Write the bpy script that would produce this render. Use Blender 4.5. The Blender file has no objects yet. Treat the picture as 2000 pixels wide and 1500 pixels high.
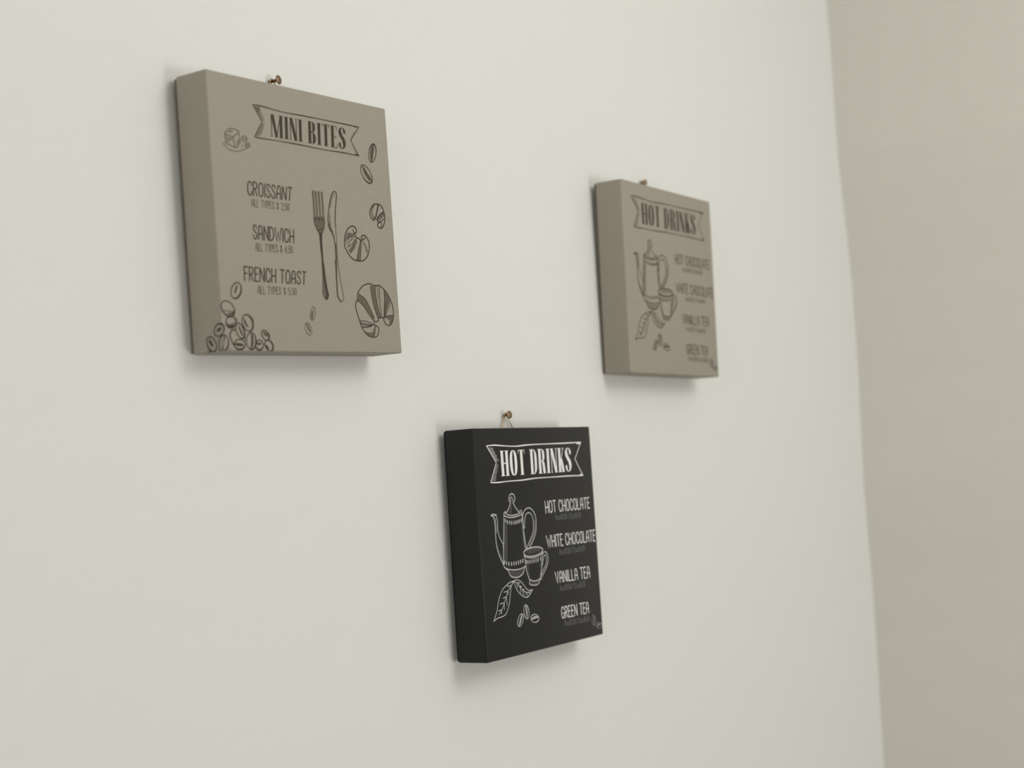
import bpy, bmesh, math, random
from mathutils import Matrix, Vector
from mathutils.geometry import tessellate_polygon

random.seed(7)
S = bpy.context.scene
COL = S.collection

# ---------------------------------------------------------------- camera
EYE = Vector((0.0, -0.7737, 1.60))
F_PX = 2921.5                                   # focal length in pixels of the 2000 x 1500 frame
YAW, PITCH, ROLL = 0.982369, 0.0694702, 0.0620940
R_CAM = Matrix.Rotation(-YAW, 3, 'Z') @ Matrix.Rotation(PITCH, 3, 'X') @ Matrix.Rotation(ROLL, 3, 'Y')
cam_data = bpy.data.cameras.new('camera')
cam_data.sensor_fit = 'HORIZONTAL'
cam_data.sensor_width = 36.0
cam_data.lens = 36.0 * F_PX / 2000.0
cam_data.clip_start = 0.02
cam_data.dof.use_dof = True
cam_data.dof.focus_distance = 1.24
cam_data.dof.aperture_fstop = 5.2
cam = bpy.data.objects.new('camera', cam_data)
COL.objects.link(cam)
M = (R_CAM @ Matrix(((1, 0, 0), (0, 0, -1), (0, 1, 0)))).to_4x4()
M.translation = EYE
cam.matrix_world = M
S.camera = cam

# ---------------------------------------------------------------- world, lights, exposure
W = bpy.data.worlds.new('world')
S.world = W
W.use_nodes = True
W.node_tree.nodes['Background'].inputs[0].default_value = (0.95, 0.97, 1.0, 1)
W.node_tree.nodes['Background'].inputs[1].default_value = 0.6

def area(name, loc, direction, sx, sy, power, color):
    d = bpy.data.lights.new(name, 'AREA')
    d.shape = 'RECTANGLE'
    d.size, d.size_y = sx, sy
    d.energy = power
    d.color = color
    o = bpy.data.objects.new(name, d)
    COL.objects.link(o)
    o.location = loc
    o.rotation_euler = Vector(direction).to_track_quat('-Z', 'Y').to_euler()
    return o

def globe(name, loc, radius, power, color):
    d = bpy.data.lights.new(name, 'POINT')
    d.shadow_soft_size = radius
    d.energy = power
    d.color = color
    o = bpy.data.objects.new(name, d)
    COL.objects.link(o)
    o.location = loc
    return o

CEIL = 2.70
ROOM_L, ROOM_F = -2.4, -4.6                      # left wall x, far (opposite) wall y
area('balcony_door_daylight', (1.55, ROOM_F + 0.05, 0.68), (0, 1, 0), 0.62, 1.0, 35, (1.0, 0.985, 0.945))
globe('ceiling_light', (1.10, -1.40, 2.30), 0.32, 20.5, (1.0, 0.985, 0.945))
area('left_fill', (ROOM_L + 0.06, -1.25, 1.75), (1, 0, 0), 1.5, 1.3, 20, (0.99, 1.0, 0.985))  # unseen fill added from the left to brighten the signs' sides
S.view_settings.view_transform = 'Standard'
S.view_settings.look = 'None'
S.view_settings.exposure = 0.05
S.view_settings.gamma = 1.0
S.view_settings.use_curve_mapping = False

# ---------------------------------------------------------------- materials
def mat(name, color, rough=0.6, spec=0.3, metal=0.0, noise=None, bump=None, weave=None):
    m = bpy.data.materials.new(name)
    m.use_nodes = True
    nt = m.node_tree
    b = nt.nodes['Principled BSDF']
    b.inputs['Base Color'].default_value = (*color, 1)
    b.inputs['Roughness'].default_value = rough
    b.inputs['Specular IOR Level'].default_value = spec
    b.inputs['Metallic'].default_value = metal
    tc = nt.nodes.new('ShaderNodeTexCoord')
    if noise:                                    # (scale vector, amount)
        mp = nt.nodes.new('ShaderNodeMapping')
        mp.inputs['Scale'].default_value = noise[0]
        nt.links.new(tc.outputs['Object'], mp.inputs['Vector'])
        n = nt.nodes.new('ShaderNodeTexNoise')
        n.inputs['Scale'].default_value = 1.0
        n.inputs['Detail'].default_value = 3
        nt.links.new(mp.outputs[0], n.inputs['Vector'])
        r = nt.nodes.new('ShaderNodeMapRange')
        r.inputs['From Min'].default_value, r.inputs['From Max'].default_value = 0.3, 0.7
        r.inputs['To Min'].default_value, r.inputs['To Max'].default_value = 1 - noise[1], 1 + noise[1]
        nt.links.new(n.outputs['Fac'], r.inputs['Value'])
        mx = nt.nodes.new('ShaderNodeVectorMath')
        mx.operation = 'SCALE'
        mx.inputs[0].default_value = color
        nt.links.new(r.outputs[0], mx.inputs['Scale'])
        nt.links.new(mx.outputs[0], b.inputs['Base Color'])
    if bump:                                     # (scale vector, strength, distance)
        mp2 = nt.nodes.new('ShaderNodeMapping')
        mp2.inputs['Scale'].default_value = bump[0]
        nt.links.new(tc.outputs['Object'], mp2.inputs['Vector'])
        n2 = nt.nodes.new('ShaderNodeTexNoise')
        n2.inputs['Scale'].default_value = 1.0
        n2.inputs['Detail'].default_value = 4
        nt.links.new(mp2.outputs[0], n2.inputs['Vector'])
        bp = nt.nodes.new('ShaderNodeBump')
        bp.inputs['Strength'].default_value = bump[1]
        bp.inputs['Distance'].default_value = bump[2]
        nt.links.new(n2.outputs['Fac'], bp.inputs['Height'])
        nt.links.new(bp.outputs[0], b.inputs['Normal'])
    return m

MAT = dict(
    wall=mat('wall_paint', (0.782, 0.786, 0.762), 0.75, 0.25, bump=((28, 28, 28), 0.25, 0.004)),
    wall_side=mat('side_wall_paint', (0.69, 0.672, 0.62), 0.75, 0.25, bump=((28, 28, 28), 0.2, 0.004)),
    ceiling=mat('ceiling_paint', (0.82, 0.82, 0.79), 0.8, 0.2, bump=((40, 40, 40), 0.1, 0.002)),
    floor=mat('floor_tile', (0.24, 0.225, 0.20), 0.45, 0.4, noise=((3, 3, 3), 0.08)),
    taupe=mat('taupe_canvas', (0.333, 0.301, 0.252), 0.62, 0.3, noise=((90, 90, 600), 0.025), bump=((700, 700, 1500), 0.12, 0.0004)),
    black=mat('black_canvas', (0.0044, 0.0047, 0.0053), 0.34, 0.33, noise=((25, 25, 700), 0.2), bump=((45, 45, 800), 0.3, 0.0005)),
    ink_dark=mat('brown_ink', (0.050, 0.038, 0.027), 0.65, 0.25),
    ink_mid=mat('soft_brown_ink', (0.135, 0.112, 0.086), 0.65, 0.25),
    ink_pale=mat('faded_brown_ink', (0.21, 0.182, 0.143), 0.65, 0.25),
    chalk=mat('white_ink', (0.84, 0.83, 0.82), 0.65, 0.25),
    chalk_mid=mat('grey_white_ink', (0.50, 0.50, 0.49), 0.65, 0.25),
    chalk_faint=mat('dim_grey_ink', (0.062, 0.062, 0.061), 0.65, 0.25),
    chalk_pale=mat('faded_grey_ink', (0.19, 0.19, 0.187), 0.65, 0.25),
    bronze=mat('bronze_nail', (0.21, 0.145, 0.085), 0.42, 0.5, 0.8, noise=((900, 900, 900), 0.15)),
    bronze_dark=mat('dark_bronze', (0.11, 0.065, 0.03), 0.5, 0.5, 0.8),
    frame_dark=mat('gap_shade_black', (0.012, 0.012, 0.011), 0.8, 0.1),  # near-black tone painted as the shade behind the black sign
    frame=mat('gap_shade_brown', (0.17, 0.145, 0.115), 0.8, 0.15, noise=((40, 40, 200), 0.1)),  # brown tone painted as the shade behind the taupe signs
    brass=mat('brass_wire', (0.55, 0.40, 0.20), 0.35, 0.5, 0.9),
    white_frame=mat('door_frame_paint', (0.8, 0.8, 0.78), 0.4, 0.4),
)

# ---------------------------------------------------------------- mesh helpers
def link(name, me, material, parent=None):
    o = bpy.data.objects.new(name, me)
    COL.objects.link(o)
    if material is not None:
        me.materials.append(material)
    if parent is not None:
        o.parent = parent
    return o

def pydata(name, verts, faces, material, parent=None, smooth=False):
    me = bpy.data.meshes.new(name)
    me.from_pydata([tuple(v) for v in verts], [], faces)
    me.update()
    if smooth:
        for p in me.polygons:
            p.use_smooth = True
    return link(name, me, material, parent)

def box_data(x0, x1, y0, y1, z0, z1):
    v = [(x, y, z) for x in (x0, x1) for y in (y0, y1) for z in (z0, z1)]
    f = [(0, 1, 3, 2), (4, 6, 7, 5), (0, 4, 5, 1), (2, 3, 7, 6), (0, 2, 6, 4), (1, 5, 7, 3)]
    return v, f

def box(name, ext, material, parent=None):
    v, f = box_data(*ext)
    return pydata(name, v, f, material, parent)

def structure(o):
    o['kind'] = 'structure'
    return o

def tag(o, label, cat, group=None):
    o['label'], o['category'] = label, cat
    if group:
        o['group'] = group
    return o

def tube(name, pts, radius, material, parent=None, seg=10, closed=False):
    pts = [Vector(p) for p in pts]
    n = len(pts)
    V, F = [], []
    ref = None
    for i, p in enumerate(pts):
        a = pts[(i - 1) % n] if (closed or i > 0) else p
        b = pts[(i + 1) % n] if (closed or i < n - 1) else p
        t = (b - a).normalized()
        if ref is None:
            ref = t.orthogonal().normalized()
        ref = (ref - t * ref.dot(t)).normalized()
        bi = t.cross(ref)
        r = radius[i] if isinstance(radius, (list, tuple)) else radius
        for k in range(seg):
            an = 2 * math.pi * k / seg
            V.append(p + ref * (r * math.cos(an)) + bi * (r * math.sin(an)))
    m = n if closed else n - 1
    for i in range(m):
        for k in range(seg):
            a, b = i * seg + k, i * seg + (k + 1) % seg
            c, d = ((i + 1) % n) * seg + (k + 1) % seg, ((i + 1) % n) * seg + k
            F.append((a, b, c, d))
    if not closed:
        F.append(tuple(reversed(range(seg))))
        F.append(tuple(range((n - 1) * seg, n * seg)))
    return pydata(name, V, F, material, parent, smooth=True)

# ---------------------------------------------------------------- the room
WALL_Y = 0.0040                                  # main wall surface; canvases hang a few mm off it

def pixel_dir(px, py):
    return R_CAM @ Vector(((px - 1000) / F_PX, 1.0, (750 - py) / F_PX))

def on_plane_y(px, py, y):
    d = pixel_dir(px, py)
    return EYE + d * ((y - EYE.y) / d.y)

# the plaster corner is a little wavy: its x along the height
corner_px = [(1614, 0), (1623, 100), (1629, 200), (1636, 300), (1644.5, 375), (1656, 475), (1664, 550), (1671, 650),
             (1677.5, 750), (1682, 850), (1687.5, 950), (1696, 1050), (1703, 1125), (1710, 1225), (1717.5, 1350), (1727, 1500)]
corner = sorted(((on_plane_y(x, y, WALL_Y).z, on_plane_y(x, y, WALL_Y).x) for x, y in corner_px))
cx_mean = sum(c[1] for c in corner) / len(corner)
corner = [(0.0, cx_mean), (corner[0][0] - 0.35, cx_mean)] + corner + [(corner[-1][0] + 0.25, cx_mean), (CEIL, cx_mean)]
corner = [c for i, c in enumerate(corner) if i == 0 or c[0] > corner[i - 1][0] + 1e-4]

V, F = [], []
for z, x in corner:
    V += [(ROOM_L, WALL_Y, z), (x, WALL_Y, z), (ROOM_L, WALL_Y + 0.12, z), (x + 0.12, WALL_Y + 0.12, z)]
for i in range(len(corner) - 1):
    a, b = 4 * i, 4 * i + 4
    F += [(a, a + 1, b + 1, b), (a + 3, a + 2, b + 2, b + 3), (a + 2, a, b, b + 2), (a + 1, a + 3, b + 3, b + 1)]
F += [(0, 2, 3, 1), (4 * len(corner) - 4, 4 * len(corner) - 3, 4 * len(corner) - 1, 4 * len(corner) - 2)]
structure(pydata('wall_back', V, F, MAT['wall']))

V, F = [], []
for z, x in corner:
    V += [(x, WALL_Y, z), (x * 0.4 + cx_mean * 0.6, -0.30, z), (cx_mean, -1.0, z), (cx_mean, ROOM_F, z),
          (cx_mean + 0.14, ROOM_F, z), (cx_mean + 0.14, WALL_Y, z)]
for i in range(len(corner) - 1):
    a, b = 6 * i, 6 * i + 6
    for k in range(6):
        F.append((a + k, b + k, b + (k + 1) % 6, a + (k + 1) % 6))
n6 = 6 * (len(corner) - 1)
F += [(0, 1, 2, 3, 4, 5), (n6 + 5, n6 + 4, n6 + 3, n6 + 2, n6 + 1, n6)]
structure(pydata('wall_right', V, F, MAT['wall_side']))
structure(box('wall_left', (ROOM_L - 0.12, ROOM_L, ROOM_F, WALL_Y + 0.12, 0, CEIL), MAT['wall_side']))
structure(box('floor', (ROOM_L - 0.12, cx_mean + 0.14, ROOM_F - 0.12, WALL_Y + 0.12, -0.1, 0), MAT['floor']))
structure(box('ceiling', (ROOM_L - 0.12, cx_mean + 0.14, ROOM_F - 0.12, WALL_Y + 0.12, CEIL, CEIL + 0.1), MAT['ceiling']))
# opposite wall with the glazed balcony door the daylight comes through
dx0, dx1, dz1 = 1.08, 1.92, 1.70
v, f = [], []
for ext in ((ROOM_L, dx0, ROOM_F - 0.12, ROOM_F, 0, CEIL), (dx1, cx_mean + 0.14, ROOM_F - 0.12, ROOM_F, 0, CEIL),
            (dx0, dx1, ROOM_F - 0.12, ROOM_F, dz1, CEIL)):
    bv, bf = box_data(*ext)
    f += [tuple(i + len(v) for i in q) for q in bf]
    v += bv
structure(pydata('wall_front', v, f, MAT['wall_side']))
v, f = [], []
for ext in ((dx0, dx0 + 0.05, 0, dz1), (dx1 - 0.05, dx1, 0, dz1), (dx0 + 0.05, dx1 - 0.05, 0, 0.08), (dx0 + 0.05, dx1 - 0.05, dz1 - 0.06, dz1)):
    bv, bf = box_data(ext[0], ext[1], ROOM_F - 0.09, ROOM_F - 0.03, ext[2], ext[3])
    f += [tuple(i + len(v) for i in q) for q in bf]
    v += bv
structure(pydata('door_1', v, f, MAT['white_frame']))

# ---------------------------------------------------------------- curves in 2D
def smooth(pts, closed=False, per=6):
    """Catmull-Rom through pts; extra components (widths) ride along."""
    n = len(pts)
    if n < 3:
        return [tuple(p) for p in pts]
    out = []
    rng = n if closed else n - 1
    for i in range(rng):
        if closed:
            p0, p1, p2, p3 = (pts[(i + k) % n] for k in (-1, 0, 1, 2))
        else:
            p0, p1, p2, p3 = pts[max(i - 1, 0)], pts[i], pts[i + 1], pts[min(i + 2, n - 1)]
        for k in range(per):
            t = k / per
            out.append(tuple(0.5 * (2 * b + (c - a) * t + (2 * a - 5 * b + 4 * c - d) * t * t + (3 * b - a - 3 * c + d) * t ** 3)
                             for a, b, c, d in zip(p0, p1, p2, p3)))
    if not closed:
        out.append(tuple(pts[-1]))
    return out

def ribbon2d(pts, width, closed=False, caps=True):
    """flat band along a 2D polyline -> verts, faces.  width: number or one number per point"""
    P = [pts[0]]
    Wd = [width[0]] if isinstance(width, list) else [width]
    for i in range(1, len(pts)):
        if math.hypot(pts[i][0] - P[-1][0], pts[i][1] - P[-1][1]) > 1e-7:
            P.append(pts[i])
            Wd.append(width[i] if isinstance(width, list) else width)
    n = len(P)
    V, F = [], []
    if n < 2:
        return V, F
    for i in range(n):
        a = P[(i - 1) % n] if (closed or i > 0) else None
        b = P[(i + 1) % n] if (closed or i < n - 1) else None
        p = P[i]
        h = Wd[i] / 2
        ts = []
        for q, s in ((a, 1), (b, -1)):
            if q is not None:
                dx, dy = s * (p[0] - q[0]), s * (p[1] - q[1])
                L = math.hypot(dx, dy) or 1e-9
                ts.append((dx / L, dy / L))
        tx, ty = sum(t[0] for t in ts), sum(t[1] for t in ts)
        L = math.hypot(tx, ty)
        if L < 1e-6:
            tx, ty, L = ts[-1][0], ts[-1][1], 1
        tx, ty = tx / L, ty / L
        k = 1.0
        if len(ts) == 2:
            c = max(tx * ts[0][0] + ty * ts[0][1], 0.5)
            k = 1 / c
        V += [(p[0] - ty * h * k, p[1] + tx * h * k), (p[0] + ty * h * k, p[1] - tx * h * k)]
    m = n if closed else n - 1
    for i in range(m):
        a, b = 2 * i, 2 * ((i + 1) % n)
        F.append((a, a + 1, b + 1, b))
    if caps and not closed:
        for i, j in ((0, 1), (n - 1, n - 2)):
            p, q = P[i], P[j]
            an = math.atan2(p[1] - q[1], p[0] - q[0])
            h = Wd[i] / 2
            base = len(V)
            arc = [an + math.pi / 2 - math.pi * k / 6 for k in range(7)]
            V += [(p[0] + h * math.cos(t), p[1] + h * math.sin(t)) for t in arc]
            F.append(tuple(range(base, base + 7)))
    return V, F

# ---------------------------------------------------------------- canvases
SIDE, DEPTH = 0.200, 0.0304
RAD = 0.0012                                     # softness of the wrapped edges

class Canvas:
    def __init__(self, x, z, roll, lean, yaw):
        self.R = Matrix.Rotation(yaw, 3, 'Z') @ Matrix.Rotation(roll, 3, 'Y') @ Matrix.Rotation(lean, 3, 'X')
        self.loc = Vector((x, 0, z))
        self.root = bpy.data.objects.new('canvas_sign', None)
        self.root.empty_display_size = 0.05
        COL.objects.link(self.root)
        m = self.R.to_4x4()
        m.translation = self.loc
        self.root.matrix_world = m
        self.layer = 0

    def uv(self, px, py):
        """pixel -> (s, t) on the sign: s metres right of the left front edge (negative: on the left side), t metres up"""
        Ri = self.R.transposed()
        o = Ri @ (EYE - self.loc)
        d = Ri @ pixel_dir(px, py)
        k = (-DEPTH - o.y) / d.y
        p = o + d * k
        if p.x >= -SIDE / 2:
            return (p.x + SIDE / 2, p.z)
        k = (-SIDE / 2 - o.x) / d.x
        p = o + d * k
        return (-(p.y + DEPTH), p.z)

    def lift(self, s, t, off):
        """(s, t) -> local point on the wrapped canvas, off metres proud of it"""
        s = min(s, SIDE - 0.0006)
        t = max(0.0004, min(t, SIDE - 0.0004))
        if s >= RAD:
            return (s - SIDE / 2, -DEPTH - off, t)
        if s <= -RAD:
            return (-SIDE / 2 - off, -DEPTH - s, t)
        a = (s + RAD) / (2 * RAD) * math.pi / 2            # 0 on the side, pi/2 on the front
        r = RAD + off
        return (-SIDE / 2 + RAD - r * math.cos(a), -DEPTH + RAD - r * math.sin(a), t)

class Print:
    """collects flat ink shapes in (s, t) metres; built as one part of a sign"""
    def __init__(self):
        self.items = []                            # (verts, faces, level)

    def line(self, pts, w, closed=False, caps=True, level=1):
        v, f = ribbon2d(pts, w, closed, caps)
        if v:
            self.items.append((v, f, level))
        return self

    def fill(self, pts, level=0):
        tri = tessellate_polygon([[Vector((p[0], p[1], 0)) for p in pts]])
        self.items.append((list(pts), [tuple(t) for t in tri], level))
        return self

    def build(self, name, cv, material, label=None):
        V, F = [], []
        for k, (v, f, lev) in enumerate(self.items):
            off = 0.00006 + 0.00006 * lev + 0.0000012 * (cv.layer % 45)
            cv.layer += 1
            base = len(V)
            V += [cv.lift(p[0], p[1], off) for p in v]
            for q in f:
                a, b, c = (v[i] for i in q[:3])
                ar = (b[0] - a[0]) * (c[1] - a[1]) - (b[1] - a[1]) * (c[0] - a[0])
                q2 = tuple(base + i for i in q)
                F.append(q2 if ar > 0 else tuple(reversed(q2)))
        sub = name.endswith('_shading') and name != 'heap_shading'
        o = pydata(name, V, F, material, cv.last if sub else cv.root)   # tone of a drawing: a sub-part of it
        if not sub:
            cv.last = o
        if label:
            o['label'] = label
        return o

def sign_body(cv, material):
    bm = bmesh.new()
    bmesh.ops.create_cube(bm, size=1.0)
    for v in bm.verts:
        v.co = Vector((v.co.x * SIDE, v.co.y * DEPTH - DEPTH / 2, v.co.z * SIDE + SIDE / 2))
    bmesh.ops.bevel(bm, geom=list(bm.edges), offset=RAD, segments=4, profile=0.5, affect='EDGES')
    for f in bm.faces:
        f.smooth = True
    me = bpy.data.meshes.new('canvas_wrap')
    bm.to_mesh(me)
    bm.free()
    me.set_sharp_from_angle(angle=math.radians(31))
    return link('canvas_wrap', me, material, cv.root)

MINI = Canvas(0.855742, 1.60 + 0.111543, -0.0327341, 0.0100375, -0.0101034)
BLACK = Canvas(1.147090, 1.60 - 0.145867, -0.00844299, 0.00211142, 0.0172799)
HOT2 = Canvas(1.434676, 1.60 + 0.111205, -0.00298448, 0.0213328, -0.00941289)
tag(MINI.root, 'taupe square canvas sign with brown print reading MINI BITES', 'sign', 'menu canvases on the wall')
tag(BLACK.root, 'black square canvas sign with white print reading HOT DRINKS', 'sign', 'menu canvases on the wall')
tag(HOT2.root, 'taupe square canvas sign reading HOT DRINKS, hanging nearest the room corner', 'sign', 'menu canvases on the wall')
def gap_shade(cv):
    """dark frame added behind the canvas, standing in for the shade in the wall gap"""
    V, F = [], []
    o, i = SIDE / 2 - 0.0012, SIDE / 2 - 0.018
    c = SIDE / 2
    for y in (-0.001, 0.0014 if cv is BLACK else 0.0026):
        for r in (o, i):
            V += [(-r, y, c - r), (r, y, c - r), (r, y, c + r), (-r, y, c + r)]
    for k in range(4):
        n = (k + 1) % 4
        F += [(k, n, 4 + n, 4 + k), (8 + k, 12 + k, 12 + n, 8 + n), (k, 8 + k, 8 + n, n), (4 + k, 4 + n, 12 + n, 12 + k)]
    pydata('gap_shade_frame', V, F, MAT['frame_dark' if cv is BLACK else 'frame'], cv.root)  # added strip: its colour plays the shadow between sign and wall
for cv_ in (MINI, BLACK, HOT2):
    gap_shade(cv_)
sign_body(MINI, MAT['taupe'])
sign_body(BLACK, MAT['black'])
sign_body(HOT2, MAT['taupe'])

# ---------------------------------------------------------------- lettering
def ell(cx, cy, rx, ry, n=20):
    return [(cx + rx * math.cos(2 * math.pi * k / n), cy + ry * math.sin(2 * math.pi * k / n)) for k in range(n)]

# hand-drawn capitals: glyph -> (width, [(smooth?, closed?, points)]); height 1
def sup(w, y0=0.0, y1=1.0):
    c, h = (y0 + y1) / 2, (y1 - y0) / 2
    pts = []
    for k in range(20):
        a = 2 * math.pi * k / 20
        ca, sa = math.cos(a), math.sin(a)
        pts.append((w / 2 + w / 2 * math.copysign(abs(ca) ** 0.75, ca), c + h * math.copysign(abs(sa) ** 0.9, sa)))
    return pts
HAND = {
    'A': (.40, [(1, 0, [(0, 0), (.01, .35), (.03, .66), (.09, .92), (.2, 1), (.31, .92), (.37, .66), (.39, .35), (.4, 0)]), (0, 0, [(.02, .4), (.38, .4)])]),
    'C': (.40, [(1, 0, [(.38, .74), (.35, .92), (.22, 1), (.08, .92), (0, .66), (0, .34), (.08, .08), (.22, 0), (.36, .08), (.4, .28)])]),
    'D': (.40, [(0, 0, [(0, 0), (0, 1)]), (1, 0, [(0, 1), (.2, .97), (.35, .8), (.4, .5), (.35, .2), (.2, .03), (0, 0)])]),
    'E': (.32, [(0, 0, [(.31, 1), (0, 1), (0, 0), (.32, 0)]), (0, 0, [(0, .53), (.26, .53)])]),
    'F': (.32, [(0, 0, [(.32, 1), (0, 1), (0, 0)]), (0, 0, [(0, .53), (.26, .53)])]),
    'G': (.42, [(1, 0, [(.38, .76), (.35, .92), (.22, 1), (.08, .92), (0, .66), (0, .34), (.08, .08), (.22, 0), (.36, .08), (.41, .25), (.42, .44)]), (0, 0, [(.24, .44), (.42, .44)])]),
    'H': (.40, [(0, 0, [(0, 0), (0, 1)]), (0, 0, [(.4, 0), (.4, 1)]), (0, 0, [(0, .48), (.4, .48)])]),
    'I': (.02, [(0, 0, [(.01, 0), (.01, 1)])]),
    'L': (.30, [(0, 0, [(0, 1), (0, 0), (.3, 0)])]),
    'N': (.42, [(0, 0, [(0, 0), (0, 1)]), (0, 0, [(.02, .97), (.4, .03)]), (0, 0, [(.42, 0), (.42, 1)])]),
    'O': (.42, [(1, 1, sup(.42))]),
    'P': (.36, [(0, 0, [(0, 0), (0, 1)]), (1, 0, [(0, 1), (.2, 1), (.34, .88), (.36, .72), (.3, .54), (.16, .46), (0, .46)])]),
    'R': (.38, [(0, 0, [(0, 0), (0, 1)]), (1, 0, [(0, 1), (.2, 1), (.34, .88), (.36, .74), (.3, .57), (.16, .49), (0, .49)]), (0, 0, [(.14, .49), (.38, 0)])]),
    'S': (.36, [(1, 0, [(.34, .78), (.3, .94), (.18, 1), (.06, .93), (.02, .77), (.09, .61), (.25, .47), (.35, .3), (.33, .1), (.19, 0), (.06, .06), (0, .24)])]),
    'T': (.40, [(0, 0, [(0, 1), (.4, 1)]), (0, 0, [(.2, 1), (.2, 0)])]),
    'V': (.42, [(0, 0, [(0, 1), (.21, 0), (.42, 1)])]),
    'W': (.62, [(0, 0, [(0, 1), (.16, 0), (.31, .7), (.46, 0), (.62, 1)])]),
    'Y': (.40, [(0, 0, [(0, 1), (.2, .46), (.4, 1)]), (0, 0, [(.2, .46), (.2, 0)])]),
    '0': (.36, [(1, 1, sup(.36))]),
    '1': (.16, [(0, 0, [(0, .8), (.14, 1), (.14, 0)])]),
    '2': (.34, [(1, 0, [(0, .76), (.06, .94), (.18, 1), (.31, .9), (.33, .7), (.22, .42), (.02, .02)]), (0, 0, [(.02, .01), (.34, .01)])]),
    '3': (.34, [(1, 0, [(0, .86), (.14, 1), (.3, .9), (.3, .68), (.14, .54), (.3, .44), (.34, .22), (.18, 0), (0, .12)])]),
    '4': (.36, [(0, 0, [(.27, 0), (.27, 1), (0, .34), (.36, .34)])]),
    '5': (.34, [(0, 0, [(.32, 1), (.05, 1), (.03, .56)]), (1, 0, [(.03, .56), (.18, .62), (.32, .48), (.33, .22), (.2, 0), (.02, .08)])]),
    '8': (.34, [(1, 1, sup(.30, .53, 1)), (1, 1, sup(.34, 0, .53))]),
    ',': (.06, [(0, 0, [(.06, .06), (.0, -.14)])]),
    '$': (.34, [(1, 0, [(.32, .76), (.26, .9), (.16, .92), (.05, .84), (.03, .7), (.1, .58), (.24, .46), (.33, .3), (.28, .12), (.16, .08), (.04, .14), (0, .26)]), (0, 0, [(.17, 1.06), (.17, -.06)])]),
    '/': (.30, [(0, 0, [(0, -.05), (.3, 1.05)])]),
    'o': (.30, [(1, 1, sup(.30, 0, .6))]),
    'z': (.28, [(0, 0, [(0, .6), (.27, .6), (0, 0), (.28, 0)])]),
}

def st_quad(cv, quad, view):
    return [cv.uv(*view(p)) for p in quad]

def bil(q, u, v):                                  # q: TL, TR, BR, BL ; v up
    tl, tr, br, bl = q
    return tuple((bl[i] * (1 - u) + br[i] * u) * (1 - v) + (tl[i] * (1 - u) + tr[i] * u) * v for i in (0, 1))

def hand_text(pr, text, q, w, gap=.17, space=.30):
    adv, x = [], 0.0
    for ch in text:
        if ch == ' ':
            adv.append(x)
            x += space
            continue
        adv.append(x)
        x += HAND[ch][0] + gap
    total = x - gap
    for ch, x0 in zip(text, adv):
        if ch == ' ':
            continue
        for sm, closed, pts in HAND[ch][1]:
            P = [bil(q, (x0 + a) / total, b) for a, b in pts]
            if sm:
                P = smooth(P, closed, 4)
            pr.line(P, w, closed=bool(closed))

# condensed display capitals with thick stems and hairlines; strokes of (x, y, width) in units of the height
K, k_ = .102, .020
def stem(x, y0=0.0, y1=1.0, w=K):
    s = [[(x, y0, w), (x, y1, w)]]
    for y in (y0, y1):
        s.append([(x - w * .8, y + (.011 if y < .5 else -.011), k_), (x + w * .8, y + (.011 if y < .5 else -.011), k_)])
    return s
def bowl(x0, x1, y0, y1, thick=K):
    m = (y0 + y1) / 2
    xr = x1 - thick / 2
    return [[(x0, y1 - .015, k_), (x0 + (x1 - x0) * .45, y1 - .02, k_ * 1.5), (xr - .012, y1 - (y1 - y0) * .17, thick * .8), (xr, m, thick),
             (xr - .012, y0 + (y1 - y0) * .17, thick * .8), (x0 + (x1 - x0) * .45, y0 + .02, k_ * 1.5), (x0, y0 + .015, k_)]]
def ring(w, th=K):
    pts = []
    for j in range(28):
        a = 2 * math.pi * j / 28
        ca, sa = math.cos(a), math.sin(a)
        tw = k_ * 1.3 + (th - k_) * abs(ca) ** 0.8
        pts.append((w / 2 + (w / 2 - th / 2) * math.copysign(abs(ca) ** .7, ca), .5 + .485 * math.copysign(abs(sa) ** .95, sa), tw))
    return pts
SSH = [(.245, .72, .05), (.24, .83, .085), (.205, .94, .05), (.145, .985, k_ * 1.4), (.08, .93, .06), (.058, .80, .105), (.085, .66, .12), (.14, .54, .12),
       (.20, .42, .12), (.228, .25, .11), (.205, .08, .065), (.14, .015, k_ * 1.4), (.075, .06, .05), (.045, .17, .085), (.04, .28, .05)]
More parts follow.
